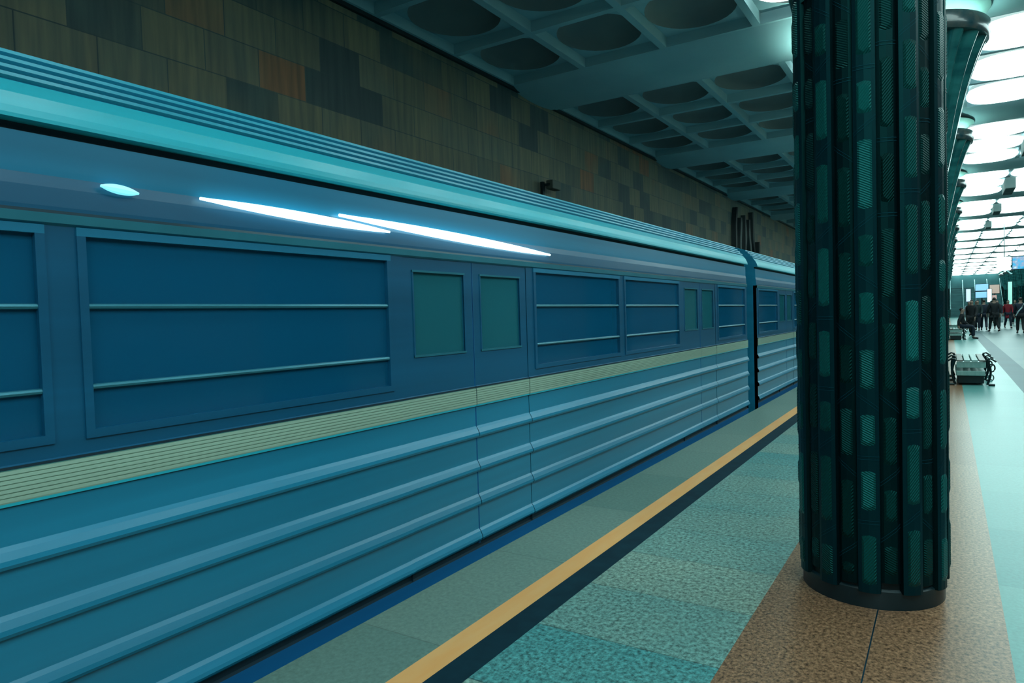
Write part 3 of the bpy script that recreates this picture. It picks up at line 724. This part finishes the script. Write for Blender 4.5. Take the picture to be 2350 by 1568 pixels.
    return root
dk = cloth('navy', (.006, .02, .045)); dk2 = cloth('dark_green', (.01, .035, .04)); bl = cloth('black', (.008, .015, .02))
person(.95, 38.5, PI*.9, 1.70, bl, bl, 'person in dark coat at left of crowd, beside the column row', stride=.2, longcoat=.25)
person(1.06, 47.5, PI, 1.66, cloth('lilac', (.5, .62, .75)), dk, 'person in pale lilac jacket, left of the dark group', stride=.22)
person(1.42, 46.5, PI*.95, 1.72, dk2, dk, 'person in dark green coat, leftmost of the dark walking group', stride=.25, longcoat=.2)
person(1.74, 47.0, 0, 1.74, dk, dk, 'person in navy coat mid-stride in the centre of the crowd', stride=.32)
person(2.08, 44.2, PI*.1, 1.82, bl, bl, 'tall person in black coat striding ahead of the crowd', stride=.3, longcoat=.15)
person(2.42, 48.5, PI, 1.70, dk, dk2, 'person in navy jacket between the tall figure and the red coat', stride=.2)
person(3.05, 50.5, PI*1.05, 1.68, cloth('red', (.32, .012, .03)), dk, 'person in dark red coat carrying a pale bag', stride=.28, longcoat=.3, bag=(cloth('pale', (.6, .8, .85)), 'pale carrier bag held by the person in the red coat'))
person(3.0, 41.4, 0, 1.76, dk, bl, 'person in dark clothes with a pale shoulder strap, by the right edge', stride=.28, strap=cloth('pale', (.6, .8, .85)))
person(3.42, 43.5, PI, 1.74, bl, dk, 'person in black cut off by the right edge of the photo', stride=.2, longcoat=.2)
person(.52, 35.6, -PI/2, 1.70, bl, dk, 'person in black sitting on the far bench', seated=True)
person(1.75, 60.0, PI, 1.72, bl, dk, 'distant person in black behind the dark walking group', stride=.25)
person(2.75, 62.0, 0, 1.72, dk, bl, 'distant person in navy behind the red coat', stride=.25)
person(3.9, 58.0, PI, 1.70, dk2, dk, 'distant person in dark green walking at the right', stride=.25)

# ------------------------------------------------------------------ signs and far end
E = {k: emit('sign_'+k, c, s*.5) for k, c, s in (('white', (.62, .97, 1), 1.05), ('blue', (.12, .48, .95), .75), ('blue2', (.10, .42, .62), .6), ('orange', (.45, .16, .06), .45), ('salmon', (.55, .24, .20), .5), ('green', (.20, .72, .60), .7), ('lilac', (.5, .68, .95), .8))}
s1 = empty('hanging_screen', (1.99, 40, 3.05)); tag(s1, 'hanging screen with white panel and blue picture under hall ceiling', 'screen')
b = MB(); b.box(0, .54, 0, .10, 0, .66, E['white'], bev=.03); b.build('white_panel', s1)
m, nt, N, L, bb = nm('blue_picture'); tc = N.new('ShaderNodeTexCoord'); no = N.new('ShaderNodeTexNoise'); no.inputs['Scale'].default_value = 4.5; L.new(tc.outputs['Object'], no.inputs['Vector'])
cr = N.new('ShaderNodeValToRGB'); e = cr.color_ramp.elements; e[0].position = .3; e[0].color = (.01, .16, .30, 1); e[1].position = .75; e[1].color = (.45, .85, .95, 1); x = e.new(.45); x.color = (.03, .40, .70, 1); x = e.new(.6); x.color = (.25, .35, .50, 1)
L.new(no.outputs[0], cr.inputs[0]); L.new(cr.outputs[0], bb.inputs['Emission Color']); bb.inputs['Emission Strength'].default_value = .5; bb.inputs['Base Color'].default_value = (.02, .02, .02, 1)
b = MB(); b.box(.58, 1.75, 0, .10, .02, .66, M['steel'], bev=.015); b.build('screen_frame', s1)
b = MB(); b.box(.61, 1.72, -.006, 0, .05, .63, m); b.build('display', s1)
b = MB()
for x in (.3, 1.1): b.tube([(x, .05, .66), (x, .05, ZB-3.05)], .02, M['chrome'], n=8)
b.build('hanger', s1, True)
b = MB(); b.tube([(.38, .05, -.01), (.52, .05, -.16), (.60, .05, -.17)], [.05, .06, .05], M['chrome'], n=8); b.build('speaker', s1, True)
def totem(x, y, w, z0, z1, mat, name, label, cat, rz=0, gap=None):
    t = empty(name, (x, y, 0), rz); tag(t, label, cat)
    b = MB(); b.box(-w/2, w/2, -.06, .06, z0, z1, M['steel'], bev=.01); b.build('housing', t)
    b = MB()
    if gap: b.box(-w/2+.03, w/2-.03, -.075, -.061, z0+.03, gap-.05, mat); b.box(-w/2+.03, w/2-.03, -.075, -.061, gap+.05, z1-.03, mat)
    else: b.box(-w/2+.03, w/2-.03, -.075, -.061, z0+.03, z1-.03, mat)
    b.build('lit_face', t)
    b = MB(); b.box(-.06, .06, -.04, .04, 0, z0, M['steel']); b.build('post', t)
    return t
totem(2.45, 70, .95, 2.0, 3.20, E['blue'], 'light_box', 'blue glowing two-tier notice board above the crowd', 'sign', gap=2.58)
totem(1.42, 66, .36, 1.7, 2.75, E['lilac'], 'light_pillar', 'pale lilac glowing panel left of the blue board', 'sign')
totem(2.93, 69, .36, 1.6, 2.75, E['white'], 'light_pillar', 'white glowing panel right of the blue board', 'sign')
totem(3.42, 72, .75, 2.35, 3.15, E['orange'], 'orange_sign', 'orange brown sign board right of the white panel', 'sign')
totem(3.30, 71, .50, 1.85, 2.25, E['salmon'], 'salmon_sign', 'small salmon sign under the orange brown board', 'sign')
totem(5.0, 80, .38, 1.2, 3.55, E['green'], 'light_pillar', 'tall pale green glowing pillar before the distant columns', 'sign')
# stairs up at the end of the hall
st = MB()
for i in range(22): st.box(.2, 5.5, 96+i*.32, 104.5, i*.16, (i+1)*.16, M['end_wall'])
stairs = st.build('staircase'); tag(stairs, 'dark teal staircase rising at the far end of the hall', 'staircase')
for x in (.3, 1.6, 2.85, 4.1, 5.4):
    b = MB(); b.tube([(x, 95.8, .95), (x, 103, 4.55)], .05, M['chrome'], n=8)
    for i in range(8): b.tube([(x, 95.9+i, .45*i+.05), (x, 95.9+i, .98+i*.5)], .025, M['chrome'], n=6)
    b.build('handrail', stairs, True)
# hall header beams that close the far end
b = MB(); b.box(-.9, 6.6, 104.6, 104.9, 3.6, ZB, M['end_wall']); tag(b.build('trim_4'), kind='structure')
